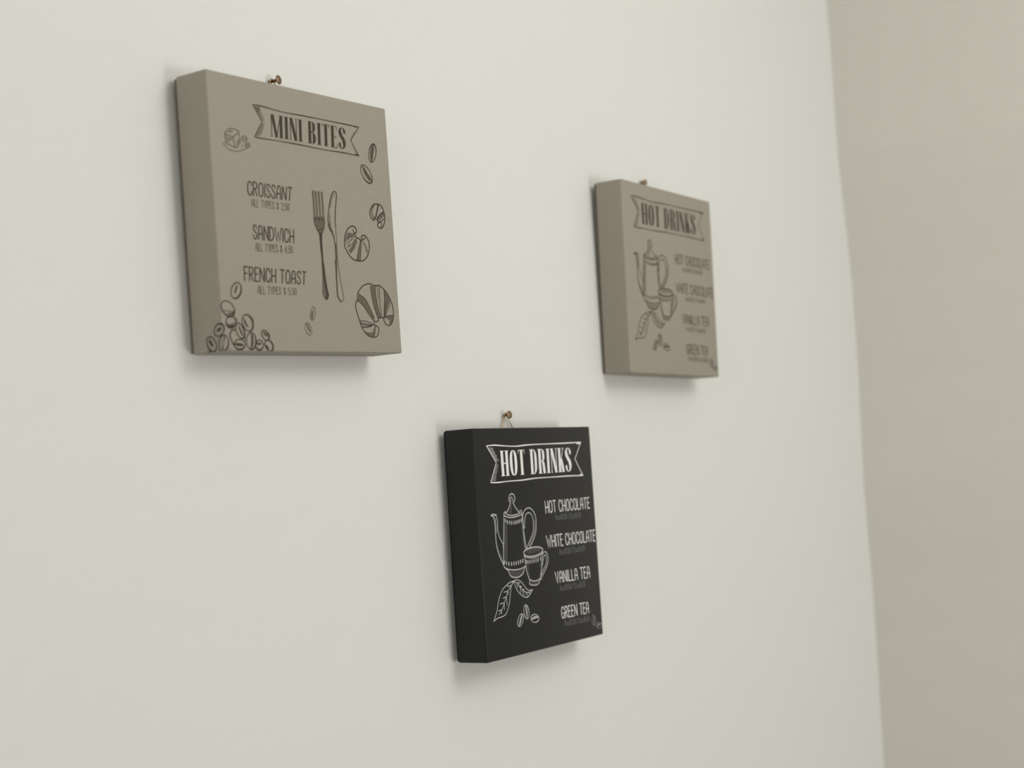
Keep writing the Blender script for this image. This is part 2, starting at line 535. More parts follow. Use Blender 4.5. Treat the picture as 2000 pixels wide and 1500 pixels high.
DISPLAY = {
    'H': (.33, stem(.07) + stem(.26) + [[(.07, .5, .035), (.26, .5, .035)]], []),
    'O': (.30, [], [ring(.30)]),
    'T': (.29, stem(.145) + [[(.012, .985, .03), (.278, .985, .03)], [(.012, .985, .02), (.012, .84, .012)], [(.278, .985, .02), (.278, .84, .012)]], []),
    'D': (.30, stem(.07) + bowl(.07, .29, 0, 1), []),
    'R': (.32, stem(.07) + bowl(.07, .285, .49, 1, .1) + [[(.16, .5, .03), (.21, .46, .09), (.232, .3, K), (.245, .1, K), (.26, 0, K)]], []),
    'I': (.14, stem(.07), []),
    'N': (.28, [[(.03, 0, .026), (.03, 1, .026)], [(.25, 0, .026), (.25, 1, .026)], [(.055, 1, K), (.225, 0, K)], [(0, .011, k_), (.07, .011, k_)], [(.21, .989, k_), (.29, .989, k_)]], []),
    'K': (.28, stem(.07) + [[(.25, 1, .024), (.12, .42, .024)], [(.15, .56, .07), (.185, .3, K), (.225, 0, K)], [(.19, .989, k_), (.29, .989, k_)]], []),
    'S': (.28, [SSH], []),
    'M': (.46, [[(.035, 0, .026), (.035, 1, .026)], [(.07, 1, K), (.215, 0, K * .9)], [(.22, 0, .026), (.36, 1, .026)], [(0, .011, k_), (.075, .011, k_)]] + stem(.385), []),
    'B': (.31, stem(.07) + bowl(.07, .275, .52, 1, .1) + bowl(.07, .295, 0, .52, .115), []),
    'E': (.26, stem(.07) + [[(.07, .985, .03), (.24, .985, .03)], [(.07, .015, .03), (.245, .015, .03)], [(.07, .5, .026), (.2, .5, .026)],
                            [(.238, .985, .02), (.238, .82, .012)], [(.245, .015, .02), (.25, .19, .012)], [(.2, .57, .014), (.2, .43, .014)]], []),
}

def display_text(pr, text, q, aspect, gap=.05, space=.17):
    adv, x = [], 0.0
    for ch in text:
        adv.append(x)
        x += space if ch == ' ' else DISPLAY[ch][0] + gap
    total = x - gap
    for ch, x0 in zip(text, adv):
        if ch == ' ':
            continue
        _, opens, rings = DISPLAY[ch]
        for group, closed in ((opens, False), (rings, True)):
            for st in group:
                P = smooth(st, closed, 4) if len(st) > 2 else st
                v, f = ribbon2d([(p[0], p[1]) for p in P], [p[2] for p in P], closed, caps=False)
                pr.items.append(([bil(q, (x0 + a) / total, b) for a, b in v], f, 1))

# ---------------------------------------------------------------- tracing helpers (detail views of the picture: origin and scale)
def view(x0, y0, s):
    return lambda p: (x0 + p[0] / s, y0 + p[1] / s)

def trace(cv, vw, pts, sm=True, closed=False, per=5):
    P = [cv.uv(*vw(p)) for p in pts]
    return smooth(P, closed, per) if sm else P

mm = 0.001

def taper(n, w, w0=0.25, w1=0.25):
    return [w * (w0 + (1 - w0) * min(1, 4 * i / (n - 1))) * (w1 + (1 - w1) * min(1, 4 * (n - 1 - i) / (n - 1))) for i in range(n)]

def stroke(pr, cv, vw, pts, w, sm=True, closed=False, tp=False, level=1):
    P = trace(cv, vw, pts, sm, closed)
    pr.line(P, taper(len(P), w * mm) if tp else w * mm, closed, level=level)

def shade(pr, cv, vw, pts, sm=False, level=0):
    pr.fill(trace(cv, vw, pts, sm, True), level)

def bean(pr, cv, vw, c, axis, short, slit, w=0.7, sw=1.1, heavy=None):
    """bean outline: axis = half long axis vector, short = half width; slit = points of the crease"""
    L = math.hypot(*axis)
    ux, uy = axis[0] / L, axis[1] / L
    pts, ws = [], []
    for k in range(18):
        a = 2 * math.pi * k / 18
        ca, sa = math.cos(a), math.sin(a)
        pts.append((c[0] + ux * L * ca - uy * short * sa, c[1] + uy * L * ca + ux * short * sa))
        ws.append(w * mm * (1 + (0.75 * max(0, math.cos(a - heavy)) if heavy is not None else 0.3 * math.sin(2 * a))))
    P = [cv.uv(*vw(p)) + (wd,) for p, wd in zip(pts, ws)]
    P = smooth(P, True, 3)
    pr.line([(p[0], p[1]) for p in P], [p[2] for p in P], closed=True)
    if slit:
        stroke(pr, cv, vw, slit, sw, tp=True)

def banner(pr, fines, cv, vw, top, right, bottom, left, hatch, w=0.75):
    """ribbon banner: four edges traced clockwise; hatch: (edge points, reach) rows of short shading ticks"""
    for pts, wd in ((top, w * 1.15), (bottom, w * 1.1)):
        P = trace(cv, vw, pts)
        n = len(P)
        pr.line(P, [wd * mm * (0.8 + 0.35 * math.sin(3.0 * i / n * math.pi) ** 2) for i in range(n)])
    for pts in (right, left):
        pr.line(trace(cv, vw, pts, sm=False)[:2], w * mm)
        pr.line(trace(cv, vw, pts, sm=False)[1:], w * mm)
    for fine, (a, b, n, r0, r1, dy) in zip(fines, hatch):
        for k in range(n):
            t = (k + 0.5) / n
            x, y = a[0] + (b[0] - a[0]) * t, a[1] + (b[1] - a[1]) * t
            r = r0 + (r1 - r0) * t + random.uniform(-.15, .15) * r0
            stroke(fine, cv, vw, [(x, y), (x + r, y + dy)], 0.42, sm=False)

# ---------------------------------------------------------------- MINI BITES print
cv = MINI
vA, vB, vC, vD, vE = view(310, 110, 6.667), view(480, 180, 6.667), view(440, 340, 10), view(440, 460, 10), view(580, 360, 10)
vF, vG, vH = view(590, 500, 9.376), view(370, 560, 10), view(560, 480, 12.5)

pr, fines = Print(), [Print() for _ in range(4)]
banner(pr, fines, cv, vB,
       [(90, 165), (200, 182), (470, 258), (700, 300), (950, 348), (1250, 410), (1470, 455)],
       [(1470, 455), (1365, 625), (1472, 830)],
       [(1472, 830), (1250, 785), (1050, 755), (700, 685), (450, 640), (190, 600), (115, 580)],
       [(115, 580), (212, 385), (90, 165)],
       [((105, 190), (205, 372), 13, 75, 42, 6), ((205, 400), (130, 570), 12, 42, 62, 4), ((1385, 660), (1455, 800), 7, -10, -34, -8), ((1420, 520), (1372, 600), 4, -18, -10, -8)])
shade(pr, cv, vB, [(1395, 442), (1470, 453), (1420, 462)])
shade(pr, cv, vB, [(1400, 815), (1475, 832), (1455, 800)])
pr.build('banner_outline', cv, MAT['ink_dark'])
shade(fines[0], cv, vB, [(100, 178), (185, 195), (160, 300)])
for fine in fines:
    fine.build('banner_shading', cv, MAT['ink_mid'])
pr = Print()
display_text(pr, 'MINI BITES', st_quad(cv, [(316, 282), (1292, 468), (1302, 748), (326, 578)], vB), 1.0)
pr.build('title_lettering', cv, MAT['ink_dark'])

for txt, vw, q in (('CROISSANT', vC, [(432, 138), (1300, 272), (1288, 518), (440, 402)]),
                   ('SANDWICH', vC, [(540, 992), (1330, 1092), (1336, 1345), (548, 1262)]),
                   ('FRENCH TOAST', vD, [(364, 607), (1577, 715), (1568, 955), (376, 878)])):
    pr = Print()
    hand_text(pr, txt, st_quad(cv, q, vw), 1.05 * mm)
    pr.build('item_lettering', cv, MAT['ink_dark'])
for txt, vw, q in (('ALL TYPES $ 2,50', vC, [(512, 487), (1245, 585), (1245, 715), (517, 630)]),
                   ('ALL TYPES $ 4,50', vD, [(590, 148), (1310, 213), (1313, 345), (597, 296)]),
                   ('ALL TYPES $ 5,50', vD, [(635, 985), (1383, 1035), (1390, 1158), (642, 1138)])):
    pr = Print()
    hand_text(pr, txt, st_quad(cv, q, vw), 0.62 * mm, gap=.16, space=.42)
    pr.build('price_lettering', cv, MAT['ink_mid'])

# fork
pr, fine = Print(), Print()
for a, b, wd in (((308, 122), (343, 650), 2.0), ((362, 132), (395, 655), 2.0), ((421, 138), (455, 655), 2.0), ((481, 145), (514, 650), 2.0)):
    P = trace(cv, vE, [a, ((a[0] + b[0]) / 2 + 2, (a[1] + b[1]) / 2), b])
    n = len(P)
    fine.line(P, [wd * mm * (0.45 + 0.55 * min(1, 3 * i / n)) for i in range(n)])
    stroke(pr, cv, vE, [(a[0] + 12, a[1] + 10), (b[0] + 12, b[1])], 0.6, sm=False)
    stroke(pr, cv, vE, [(a[0] - 12, a[1] + 10), (b[0] - 10, b[1])], 0.5, sm=False)
shade(fine, cv, vE, [(325, 640), (345, 660), (380, 650), (400, 665), (440, 650), (458, 665), (495, 650), (524, 640), (537, 760), (516, 880), (490, 960), (470, 1000),
                     (440, 985), (412, 920), (370, 840), (338, 740)])
shade(pr, cv, vE, [(430, 950), (492, 950), (488, 1100), (502, 1300), (516, 1500), (486, 1500), (462, 1300), (444, 1100)], level=1)
shade(pr, cv, vH, [(851, 370), (892, 370), (916, 500), (952, 800), (985, 1000), (1016, 1150), (1034, 1215), (1000, 1312), (965, 1325), (930, 1306),
                   (975, 1180), (930, 1000), (895, 800), (850, 400)], level=1)
handle = Print()
shade(handle, cv, vH, [(842, 400), (900, 790), (935, 1000), (980, 1180), (935, 1308), (890, 1232), (868, 1150), (868, 1000), (870, 800), (856, 500)])
for seg in ([(324, 640), (338, 740), (372, 845), (420, 935), (440, 985)], [(526, 640), (538, 760), (517, 880), (490, 960)],
            [(375, 640), (378, 700)], [(432, 650), (430, 705)], [(490, 650), (488, 700)], [(420, 905), (470, 870), (505, 880)]):
    stroke(pr, cv, vE, seg, 0.75)
for seg in ([(362, 645), (376, 690)], [(424, 650), (432, 700)], [(480, 650), (492, 690)]):
    stroke(pr, cv, vE, seg, 1.3, sm=False)
fo = pr.build('fork_drawing', cv, MAT['ink_dark'])
fine.build('fork_shading', cv, MAT['ink_mid'])
handle.build('fork_handle_shading', cv, MAT['ink_mid'])

# knife
pr, fine = Print(), Print()
stroke(pr, cv, vE, [(765, 168), (745, 148), (715, 145), (688, 178), (660, 260), (635, 380), (615, 520), (607, 680), (613, 800), (640, 880), (690, 960), (722, 1060), (746, 1200), (757, 1350), (762, 1500)], 0.95)
stroke(pr, cv, vE, [(765, 168), (770, 235), (757, 400), (746, 560), (746, 720), (758, 850)], 0.95)
stroke(fine, cv, vE, [(758, 850), (766, 1000), (772, 1100), (784, 1300), (794, 1500)], 0.7)
stroke(pr, cv, vH, [(1188, 375), (1200, 520), (1215, 800), (1226, 1000), (1238, 1180), (1272, 1290), (1325, 1368)], 1.25)
stroke(fine, cv, vH, [(1325, 1368), (1370, 1340), (1392, 1280), (1380, 1200), (1342, 1000), (1310, 850), (1280, 650), (1256, 450), (1240, 375)], 0.8)
stroke(fine, cv, vE, [(735, 190), (700, 235), (668, 330), (645, 450)], 0.6)
stroke(fine, cv, vE, [(650, 560), (640, 700), (655, 820), (690, 920), (730, 1040)], 1.1, tp=True)
shade(fine, cv, vE, [(612, 800), (640, 700), (660, 790), (680, 880), (725, 1000), (740, 1100), (722, 1060), (690, 965), (640, 880)])
shade(fine, cv, vE, [(748, 1190), (775, 1120), (790, 1320), (780, 1500), (760, 1500)])
shade(fine, cv, vH, [(1192, 375), (1226, 375), (1232, 560), (1226, 800), (1246, 1120), (1228, 1000), (1215, 800), (1200, 520)])
pr.build('knife_drawing', cv, MAT['ink_dark'])
fine.build('knife_shading', cv, MAT['ink_mid'])

# medium croissant
pr, fine = Print(), Print()
stroke(pr, cv, vE, [(1112, 965), (1150, 945), (1158, 890), (1122, 832), (1060, 820), (1000, 860), (960, 930), (932, 1030), (932, 1200), (962, 1280), (1012, 1370), (1080, 1450), (1170, 1493),
                    (1280, 1493), (1340, 1450), (1390, 1360), (1414, 1230), (1400, 1120), (1362, 1040), (1312, 998), (1266, 1010), (1254, 1060), (1272, 1090)], 1.0)
stroke(pr, cv, vE, [(1090, 890), (1110, 945), (1132, 985), (1165, 1045), (1212, 1060), (1246, 1105), (1290, 1075), (1330, 1050)], 1.0)
for pg in ([(940, 1085), (960, 990), (1000, 935), (1060, 955), (1108, 960), (1100, 995), (1030, 1045)],
           [(1005, 1290), (1040, 1345), (1085, 1300), (1168, 1120), (1165, 1055), (1130, 1065), (1080, 1140), (1070, 1210)],
           [(1172, 1490), (1240, 1490), (1246, 1300), (1252, 1120), (1232, 1105), (1205, 1250), (1180, 1380)],
           [(1285, 1125), (1305, 1120), (1345, 1200), (1385, 1300), (1365, 1360), (1335, 1240)]):
    shade(fine, cv, vE, pg)
for seg in ([(945, 1110), (1030, 1045), (1110, 1000)], [(960, 1160), (1050, 1090), (1125, 1010)], [(985, 1200), (1040, 1160)], [(990, 1235), (1060, 1180)],
            [(1040, 1345), (1110, 1260), (1168, 1110)], [(1170, 1490), (1195, 1300), (1240, 1110)], [(1240, 1490), (1246, 1300), (1258, 1120)]):
    stroke(pr, cv, vE, seg, 0.55)
pr.build('croissant_drawing', cv, MAT['ink_dark'])
fine.build('croissant_shading', cv, MAT['ink_mid'])

# small croissant
pr, fine = Print(), Print()
stroke(pr, cv, vE, [(1500, 705), (1458, 670), (1430, 600), (1424, 540), (1445, 470), (1488, 402), (1550, 385), (1612, 400), (1662, 452), (1697, 545), (1716, 655), (1702, 770), (1662, 850), (1622, 856),
                    (1580, 822), (1570, 782), (1592, 742), (1560, 690), (1600, 615), (1650, 565), (1690, 548)], 1.0)
stroke(pr, cv, vE, [(1500, 705), (1535, 650), (1552, 570), (1572, 480), (1580, 402)], 1.3)
stroke(pr, cv, vE, [(1498, 412), (1470, 480), (1462, 550), (1490, 640), (1520, 655)], 0.8)
stroke(pr, cv, vE, [(1592, 745), (1650, 715), (1708, 660)], 0.8)
stroke(pr, cv, vE, [(1580, 760), (1640, 745), (1655, 790), (1640, 840)], 0.7)
shade(fine, cv, vE, [(1565, 690), (1605, 615), (1650, 570), (1690, 555), (1705, 610), (1650, 670), (1595, 720)])
shade(fine, cv, vE, [(1556, 560), (1572, 480), (1582, 405), (1604, 405), (1590, 480), (1562, 580)])
pr.build('croissant_drawing', cv, MAT['ink_dark'])
fine.build('croissant_shading', cv, MAT['ink_mid'])

# large croissant
pr, fine = Print(), Print()
stroke(pr, cv, vF, [(1510, 1112), (1496, 1170), (1530, 1240), (1582, 1274), (1622, 1258), (1660, 1180), (1673, 1050), (1650, 900), (1600, 770), (1530, 650), (1452, 570), (1400, 538), (1340, 545), (1300, 530),
                    (1240, 510), (1180, 515), (1110, 550), (1050, 620), (1018, 690), (1015, 745), (1008, 800), (980, 880), (984, 960), (1020, 1080), (1060, 1210), (1110, 1340), (1180, 1430), (1250, 1478), (1340, 1484),
                    (1386, 1450), (1405, 1370), (1396, 1312), (1350, 1275), (1318, 1250), (1330, 1200), (1388, 1195), (1400, 1145), (1425, 1128), (1470, 1136), (1510, 1112)], 0.9)
for pg in ([(1035, 690), (1095, 735), (1160, 800), (1240, 960), (1312, 1120), (1322, 1195), (1262, 1130), (1150, 960), (1070, 850), (1020, 810)],
           [(1248, 545), (1330, 555), (1345, 700), (1390, 950), (1440, 1125), (1400, 1160), (1370, 1100), (1320, 960), (1280, 780)],
           [(1495, 630), (1560, 700), (1620, 830), (1580, 900), (1545, 1010), (1515, 1085), (1500, 950), (1510, 780)],
           [(1525, 1095), (1665, 1080), (1660, 1180), (1620, 1256), (1590, 1250), (1605, 1190), (1570, 1150), (1530, 1150)],
           [(1085, 1290), (1180, 1290), (1290, 1265), (1240, 1305), (1110, 1320)],
           [(1120, 1360), (1200, 1400), (1290, 1400), (1330, 1290), (1345, 1300), (1330, 1470), (1250, 1470), (1180, 1425)]):
    shade(fine, cv, vF, pg)
for seg in ([(1030, 690), (1150, 785), (1240, 950), (1325, 1140)], [(1015, 815), (1110, 900), (1210, 1050), (1320, 1200)],
            [(1248, 540), (1285, 790), (1340, 990), (1395, 1150)], [(1335, 550), (1350, 720), (1395, 950), (1445, 1130)],
            [(1372, 555), (1390, 680), (1396, 790)], [(1408, 560), (1420, 700), (1428, 900), (1465, 1125)],
            [(1495, 620), (1508, 800), (1500, 950), (1505, 1100)], [(1560, 800), (1530, 930), (1515, 1080)], [(1610, 870), (1560, 1000), (1515, 1100)],
            [(1520, 1105), (1590, 1092), (1668, 1085)], [(1060, 1180), (1200, 1205), (1300, 1260), (1200, 1305), (1095, 1305)],
            [(1070, 1215), (1180, 1250), (1290, 1262)], [(1075, 1240), (1180, 1275), (1285, 1268)], [(1340, 1285), (1335, 1370), (1318, 1470)]):
    stroke(pr, cv, vF, seg, 0.6)
pr.build('croissant_drawing', cv, MAT['ink_dark'])
fine.build('croissant_shading', cv, MAT['ink_mid'])

# loose beans at the right and below the cutlery
for vw, c, ax, sh, slit, sw in ((vB, (1648, 795), (12, -118), 47, [(1662, 688), (1640, 790), (1636, 905)], 4.2),
                                (vB, (1570, 1066), (58, 118), 55, [(1518, 962), (1560, 1050), (1600, 1110), (1632, 1160)], 4.2)):
    pr, fine = Print(), Print()
    bean(pr, cv, vw, c, ax, sh, slit, 0.75, 1.0, heavy=0.2)
    stroke(fine, cv, vw, slit, sw, tp=True, level=0)
    pr.build('coffee_bean_drawing', cv, MAT['ink_dark'])
    fine.build('coffee_bean_shading', cv, MAT['ink_mid'])
for vw, c, ax, sh, slit in ((vF, (194, 1056), (8, -122), 44, [(190, 990), (185, 1080), (186, 1165)]),
                            (vF, (115, 1336), (38, 108), 56, [(78, 1235), (110, 1310), (155, 1400)])):
    pr = Print()
    bean(pr, cv, vw, c, ax, sh, slit, 0.65, 2.0)
    pr.build('coffee_bean_drawing', cv, MAT['ink_mid'])

# heap of beans wrapping over the lower left edge
heap = [((908, 75), (-35, 155), 98, [(932, -30), (905, 50), (880, 130)], 1.5, -1.2),
        ((748, 428), (92, 142), 112, None, 0, 0.2), ((808, 690), (12, 112), 96, None, 0, 0.4),
        ((1135, 708), (52, 158), 98, [(1065, 625), (1095, 715), (1142, 785)], 1.5, -1.2),
        ((988, 862), (48, 148), 76, [(955, 755), (1000, 870), (1042, 965)], 1.4, -1.0),
        ((580, 845), (40, -120), 92, [(535, 865), (575, 840), (625, 800)], 1.8, 0.4),
        ((436, 1125), (48, 145), 86, [(385, 1035), (425, 1110), (465, 1165)], 2.0, 0.3),
        ((667, 1105), (-20, 162), 92, [(692, 955), (662, 1100), (652, 1245)], 1.8, -0.8),
        ((980, 1128), (105, 12), 98, [(888, 1122), (970, 1130), (1052, 1145)], 2.2, 1.4),
        ((1205, 1062), (10, 165), 92, [(1212, 905), (1228, 1060), (1205, 1220)], 1.9, -0.9),
        ((1366, 1140), (8, 96), 74, [(1300, 1102), (1350, 1118), (1402, 1112)], 1.6, 0.3),
        ((1480, 952), (52, 96), 60, [(1438, 890), (1480, 930), (1522, 965)], 1.4, -1.0),
        ((1552, 1150), (48, 104), 72, [(1490, 1140), (1520, 1180), (1552, 1215)], 1.4, -1.0)]
for c, ax, sh, slit, sw, hv in heap:
    pr = Print()
    bean(pr, cv, vG, c, ax, sh, slit, 0.85, sw, heavy=hv)
    if slit is None:
        if c[1] < 500:
            stroke(pr, cv, vG, [(645, 455), (720, 470), (830, 490), (880, 470)], 0.6)
            stroke(pr, cv, vG, [(740, 520), (800, 535), (870, 500)], 1.2, tp=True)
        else:
            stroke(pr, cv, vG, [(715, 715), (780, 740), (880, 705)], 0.6)
            stroke(pr, cv, vG, [(725, 745), (790, 775), (870, 740)], 1.4, tp=True)
    pr.build('coffee_bean_drawing', cv, MAT['ink_dark'])
pr = Print()
stroke(pr, cv, vG, [(885, 845), (832, 848), (790, 920), (800, 1000), (840, 1090), (872, 1150)], 1.1)
pr.build('coffee_bean_drawing', cv, MAT['ink_dark'])
pr = Print()
for seg in ([(1180, 560), (1240, 650), (1235, 760), (1200, 860)], [(1060, 880), (1085, 1000), (1080, 1080)], [(780, 1205), (815, 1245)], [(1300, 1020), (1320, 1080)],
            [(1520, 890), (1560, 940), (1560, 1010)], [(1590, 1050), (1630, 1140), (1610, 1230)], [(1120, 505), (1170, 560)], [(890, 590), (920, 650), (915, 730)], [(330, 1280), (410, 1272), (480, 1276)]):
    stroke(pr, cv, vG, seg, 1.0, tp=True)
pr.build('heap_shading', cv, MAT['ink_mid'])

# ice cube in its little puddle
pr, fine = Print(), Print()
for seg in ([(860, 1008), (862, 985), (920, 938), (985, 948), (1038, 972), (1030, 1000), (965, 1052), (910, 1030), (860, 1008)],
            [(858, 1005), (868, 1070), (888, 1130), (945, 1165), (1005, 1192), (1040, 1150), (1062, 1110), (1052, 1040), (1036, 975)]):
    stroke(pr, cv, vA, seg, 0.8, sm=False)
stroke(pr, cv, vA, [(965, 1052), (978, 1110), (992, 1185)], 0.9)
stroke(pr, cv, vA, [(905, 992), (930, 975), (960, 975)], 1.2, tp=True)
for seg in ([(885, 1060), (930, 1075), (970, 1060)], [(900, 1110), (950, 1070)], [(1030, 1090), (1015, 1150)], [(1045, 1080), (1030, 1130)], [(880, 1040), (905, 1100)]):
    stroke(fine, cv, vA, seg, 0.6)
stroke(fine, cv, vA, [(880, 1190), (950, 1228), (1040, 1236), (1130, 1205), (1170, 1180)], 0.6)
stroke(fine, cv, vA, [(880, 1110), (842, 1135), (850, 1158), (885, 1160)], 0.6)
stroke(fine, cv, vA, [(1085, 1150), (1095, 1180)], 0.5, sm=False)
for c, r in (((1115, 1072), 34), ((1155, 1156), 30)):
    stroke(fine, cv, vA, ell(c[0], c[1], r, r, 14), 0.8, closed=True)
    stroke(fine, cv, vA, [(c[0] - 18, c[1] - 4), (c[0] + 4, c[1] + 4), (c[0] + 16, c[1] - 6)], 0.8)
pr.build('ice_cube_drawing', cv, MAT['ink_mid'])
fine.build('puddle_drawing', cv, MAT['ink_mid'])

# ---------------------------------------------------------------- HOT DRINKS print (traced on the black sign, printed on both)
src = BLACK
vQ, vR, vL, vT, vU = view(930, 840, 8.333), view(940, 950, 7.5), view(940, 1120, 12.5), view(1050, 960, 10.714), view(1050, 1100, 10.714)
ART = []                                           # (part name, Print, tone)

pr, fines = Print(), [Print(), Print()]
banner(pr, fines, src, vQ,
       [(165, 258), (300, 246), (450, 257), (650, 262), (850, 240), (1150, 225), (1450, 212), (1700, 198)],
       [(1700, 198), (1606, 470), (1737, 740)],
       [(1737, 740), (1500, 746), (1300, 760), (950, 785), (750, 814), (500, 835), (350, 853), (235, 855)],
       [(235, 855), (326, 530), (165, 258)],
       [((185, 280), (318, 505), 12, 80, 48, 4), ((316, 560), (245, 830), 12, 42, 66, 2)], w=0.9)
shade(pr, src, vQ, [(1625, 205), (1700, 200), (1690, 225), (1640, 232)])
shade(pr, src, vQ, [(1670, 738), (1738, 742), (1720, 700)])
ART += [('banner_outline', pr, 'hi'), ('banner_shading', fines[0], 'mid'), ('banner_shading', fines[1], 'mid')]
pr = Print()
display_text(pr, 'HOT DRINKS', st_quad(src, [(383, 338), (1532, 285), (1556, 672), (412, 752)], vQ), 1.0)
ART.append(('title_lettering', pr, 'hi'))
for txt, vw, q in (('HOT CHOCOLATE', vT, [(150, 205), (1072, 128), (1088, 345), (172, 448)]),
                   ('WHITE CHOCOLATE', vT, [(178, 930), (1192, 806), (1204, 1030), (206, 1172)]),
                   ('VANILLA TEA', vU, [(360, 192), (1078, 66), (1096, 296), (388, 412)]),
                   ('GREEN TEA', vU, [(490, 922), (1056, 812), (1070, 1036), (508, 1156)])):
    pr = Print()
    hand_text(pr, txt, st_quad(src, q, vw), 0.95 * mm)
    ART.append(('item_lettering', pr, 'text'))
for txt, vw, q in (('8 oz $3,50 / 12 oz $4,50', vT, [(368, 490), (895, 432), (902, 540), (376, 595)]),
                   ('8 oz $3,50 / 12 oz $4,50', vT, [(452, 1212), (976, 1132), (984, 1238), (462, 1318)]),
                   ('8 oz $3,50 / 12 oz $4,50', vU, [(465, 470), (990, 378), (998, 488), (474, 572)]),
                   ('8 oz $3,50 / 12 oz $4,50', vU, [(562, 1198), (1078, 1102), (1084, 1208), (572, 1308)])):
    pr = Print()
    hand_text(pr, txt, st_quad(src, q, vw), 0.5 * mm, gap=.15, space=.22)
    ART.append(('price_lettering', pr, 'price'))

# tall coffee pot
pr, fine = Print(), Print()
for seg, w in (([(422, 240), (404, 190), (414, 132), (440, 108), (472, 122), (490, 172), (480, 215), (462, 240)], 1.3),
               ([(428, 215), (422, 185), (438, 158), (456, 185), (448, 215)], 0.9),
               ([(426, 238), (408, 300), (374, 372), (350, 388)], 1.2), ([(464, 238), (500, 312), (550, 372), (570, 382)], 1.2),
               ([(348, 372), (360, 398), (385, 415), (450, 425), (530, 406), (566, 380)], 1.2),
               ([(350, 368), (332, 392), (330, 415), (350, 438), (420, 456), (500, 446), (570, 418), (592, 388), (585, 358), (566, 350)], 1.2),
               ([(330, 405), (328, 700), (325, 900), (325, 1160)], 1.2), ([(592, 385), (606, 550), (625, 700), (650, 850), (662, 925)], 1.2),
               ([(610, 600), (620, 720), (628, 830), (650, 930)], 0.8),
               ([(140, 425), (175, 452), (196, 530), (206, 680), (216, 820), (242, 950), (282, 1060), (322, 1142)], 1.3),
               ([(215, 415), (236, 520), (242, 650), (272, 760), (322, 850)], 1.1), ([(140, 425), (170, 408), (215, 415)], 1.2), ([(150, 430), (180, 432), (212, 425)], 0.8),
               ([(322, 860), (318, 890), (326, 920)], 0.8), ([(196, 460), (215, 560), (222, 680)], 0.7),
               ([(606, 500), (606, 420), (622, 370), (652, 330), (700, 315), (750, 350), (786, 420), (801, 520), (796, 660), (770, 760), (730, 850), (704, 900)], 1.2),
               ([(632, 605), (634, 500), (642, 450), (654, 410), (692, 385), (730, 410), (755, 480), (763, 580), (755, 680), (720, 770), (690, 840), (670, 905)], 1.1),
               ([(606, 500), (614, 570), (624, 612), (632, 605)], 1.1), ([(780, 500), (782, 600), (770, 690), (740, 780), (700, 870)], 0.6),
               ([(328, 1160), (350, 1195), (420, 1220), (500, 1222), (580, 1205), (648, 1170)], 1.2),
               ([(352, 1200), (395, 1238), (420, 1300), (450, 1324), (500, 1335), (560, 1320), (610, 1272), (630, 1195)], 1.2)):
    stroke(pr, src, vR, seg, w * 0.82)
for x, y in ((350, 503), (378, 524), (411, 530), (442, 532), (475, 530), (504, 526), (530, 518), (556, 510), (584, 497)):
    stroke(pr, src, vR, [(x, y - 17), (x + 2, y + 17)], 1.5, sm=False)
for x, y in ((336, 1112), (366, 1122), (401, 1134), (440, 1136), (475, 1131), (508, 1124), (541, 1114), (573, 1102), (605, 1088)):
    stroke(pr, src, vR, [(x, y - 18), (x + 2, y + 18)], 1.5, sm=False)
for pg in ([(336, 545), (378, 560), (384, 1080), (336, 1080)], [(404, 1242), (520, 1238), (620, 1215), (605, 1272), (560, 1315), (500, 1330), (450, 1318), (424, 1298)],
           [(430, 250), (445, 250), (450, 330), (440, 400), (400, 395), (415, 330)], [(585, 560), (605, 560), (640, 860), (620, 860)],
           [(222, 820), (262, 940), (320, 1060), (318, 1130), (280, 1050), (245, 950)]):
    shade(fine, src, vR, pg)
ART += [('coffee_pot_drawing', pr, 'line'), ('coffee_pot_shading', fine, 'faint')]

# cup
pr, fine = Print(), Print()
stroke(pr, src, vR, [(620, 965), (660, 925), (740, 896), (830, 888), (888, 908), (896, 940), (860, 985), (780, 1018), (700, 1028), (642, 1010)], 1.2, closed=True)
for seg, w in (([(622, 985), (645, 1110), (662, 1230), (702, 1362)], 1.2), ([(896, 950), (886, 1100), (880, 1230), (860, 1350)], 1.1),
               ([(700, 1360), (760, 1385), (820, 1376), (862, 1350)], 1.2), ([(712, 1372), (706, 1428), (760, 1448), (820, 1436), (850, 1396), (850, 1362)], 1.1),
               ([(890, 1000), (920, 960), (950, 966), (971, 1010), (976, 1090), (962, 1160), (932, 1230), (892, 1310), (872, 1362), (855, 1352)], 1.1),
               ([(892, 1160), (905, 1070), (920, 1012), (944, 1010), (952, 1090), (938, 1160), (906, 1222), (880, 1290), (856, 1350)], 1.0),
               ([(626, 1000), (640, 1030), (700, 1050), (780, 1042), (860, 1010), (890, 985)], 0.7)):
    stroke(pr, src, vR, seg, w * 0.82)
for x, y in ((656, 1104), (682, 1107), (711, 1105), (740, 1100), (770, 1093), (800, 1085), (830, 1076), (866, 1060)):
    stroke(pr, src, vR, [(x, y - 18), (x + 2, y + 18)], 1.4, sm=False)
for pg in ([(655, 945), (740, 910), (830, 902), (880, 918), (860, 950), (800, 960), (740, 985), (660, 985)], [(720, 1395), (840, 1385), (815, 1428), (760, 1440), (715, 1425)],
           [(668, 1140), (690, 1140), (715, 1350), (700, 1340)], [(860, 1110), (880, 1105), (872, 1250), (855, 1335)]):
    shade(fine, src, vR, pg)
ART += [('cup_drawing', pr, 'line'), ('cup_shading', fine, 'faint')]

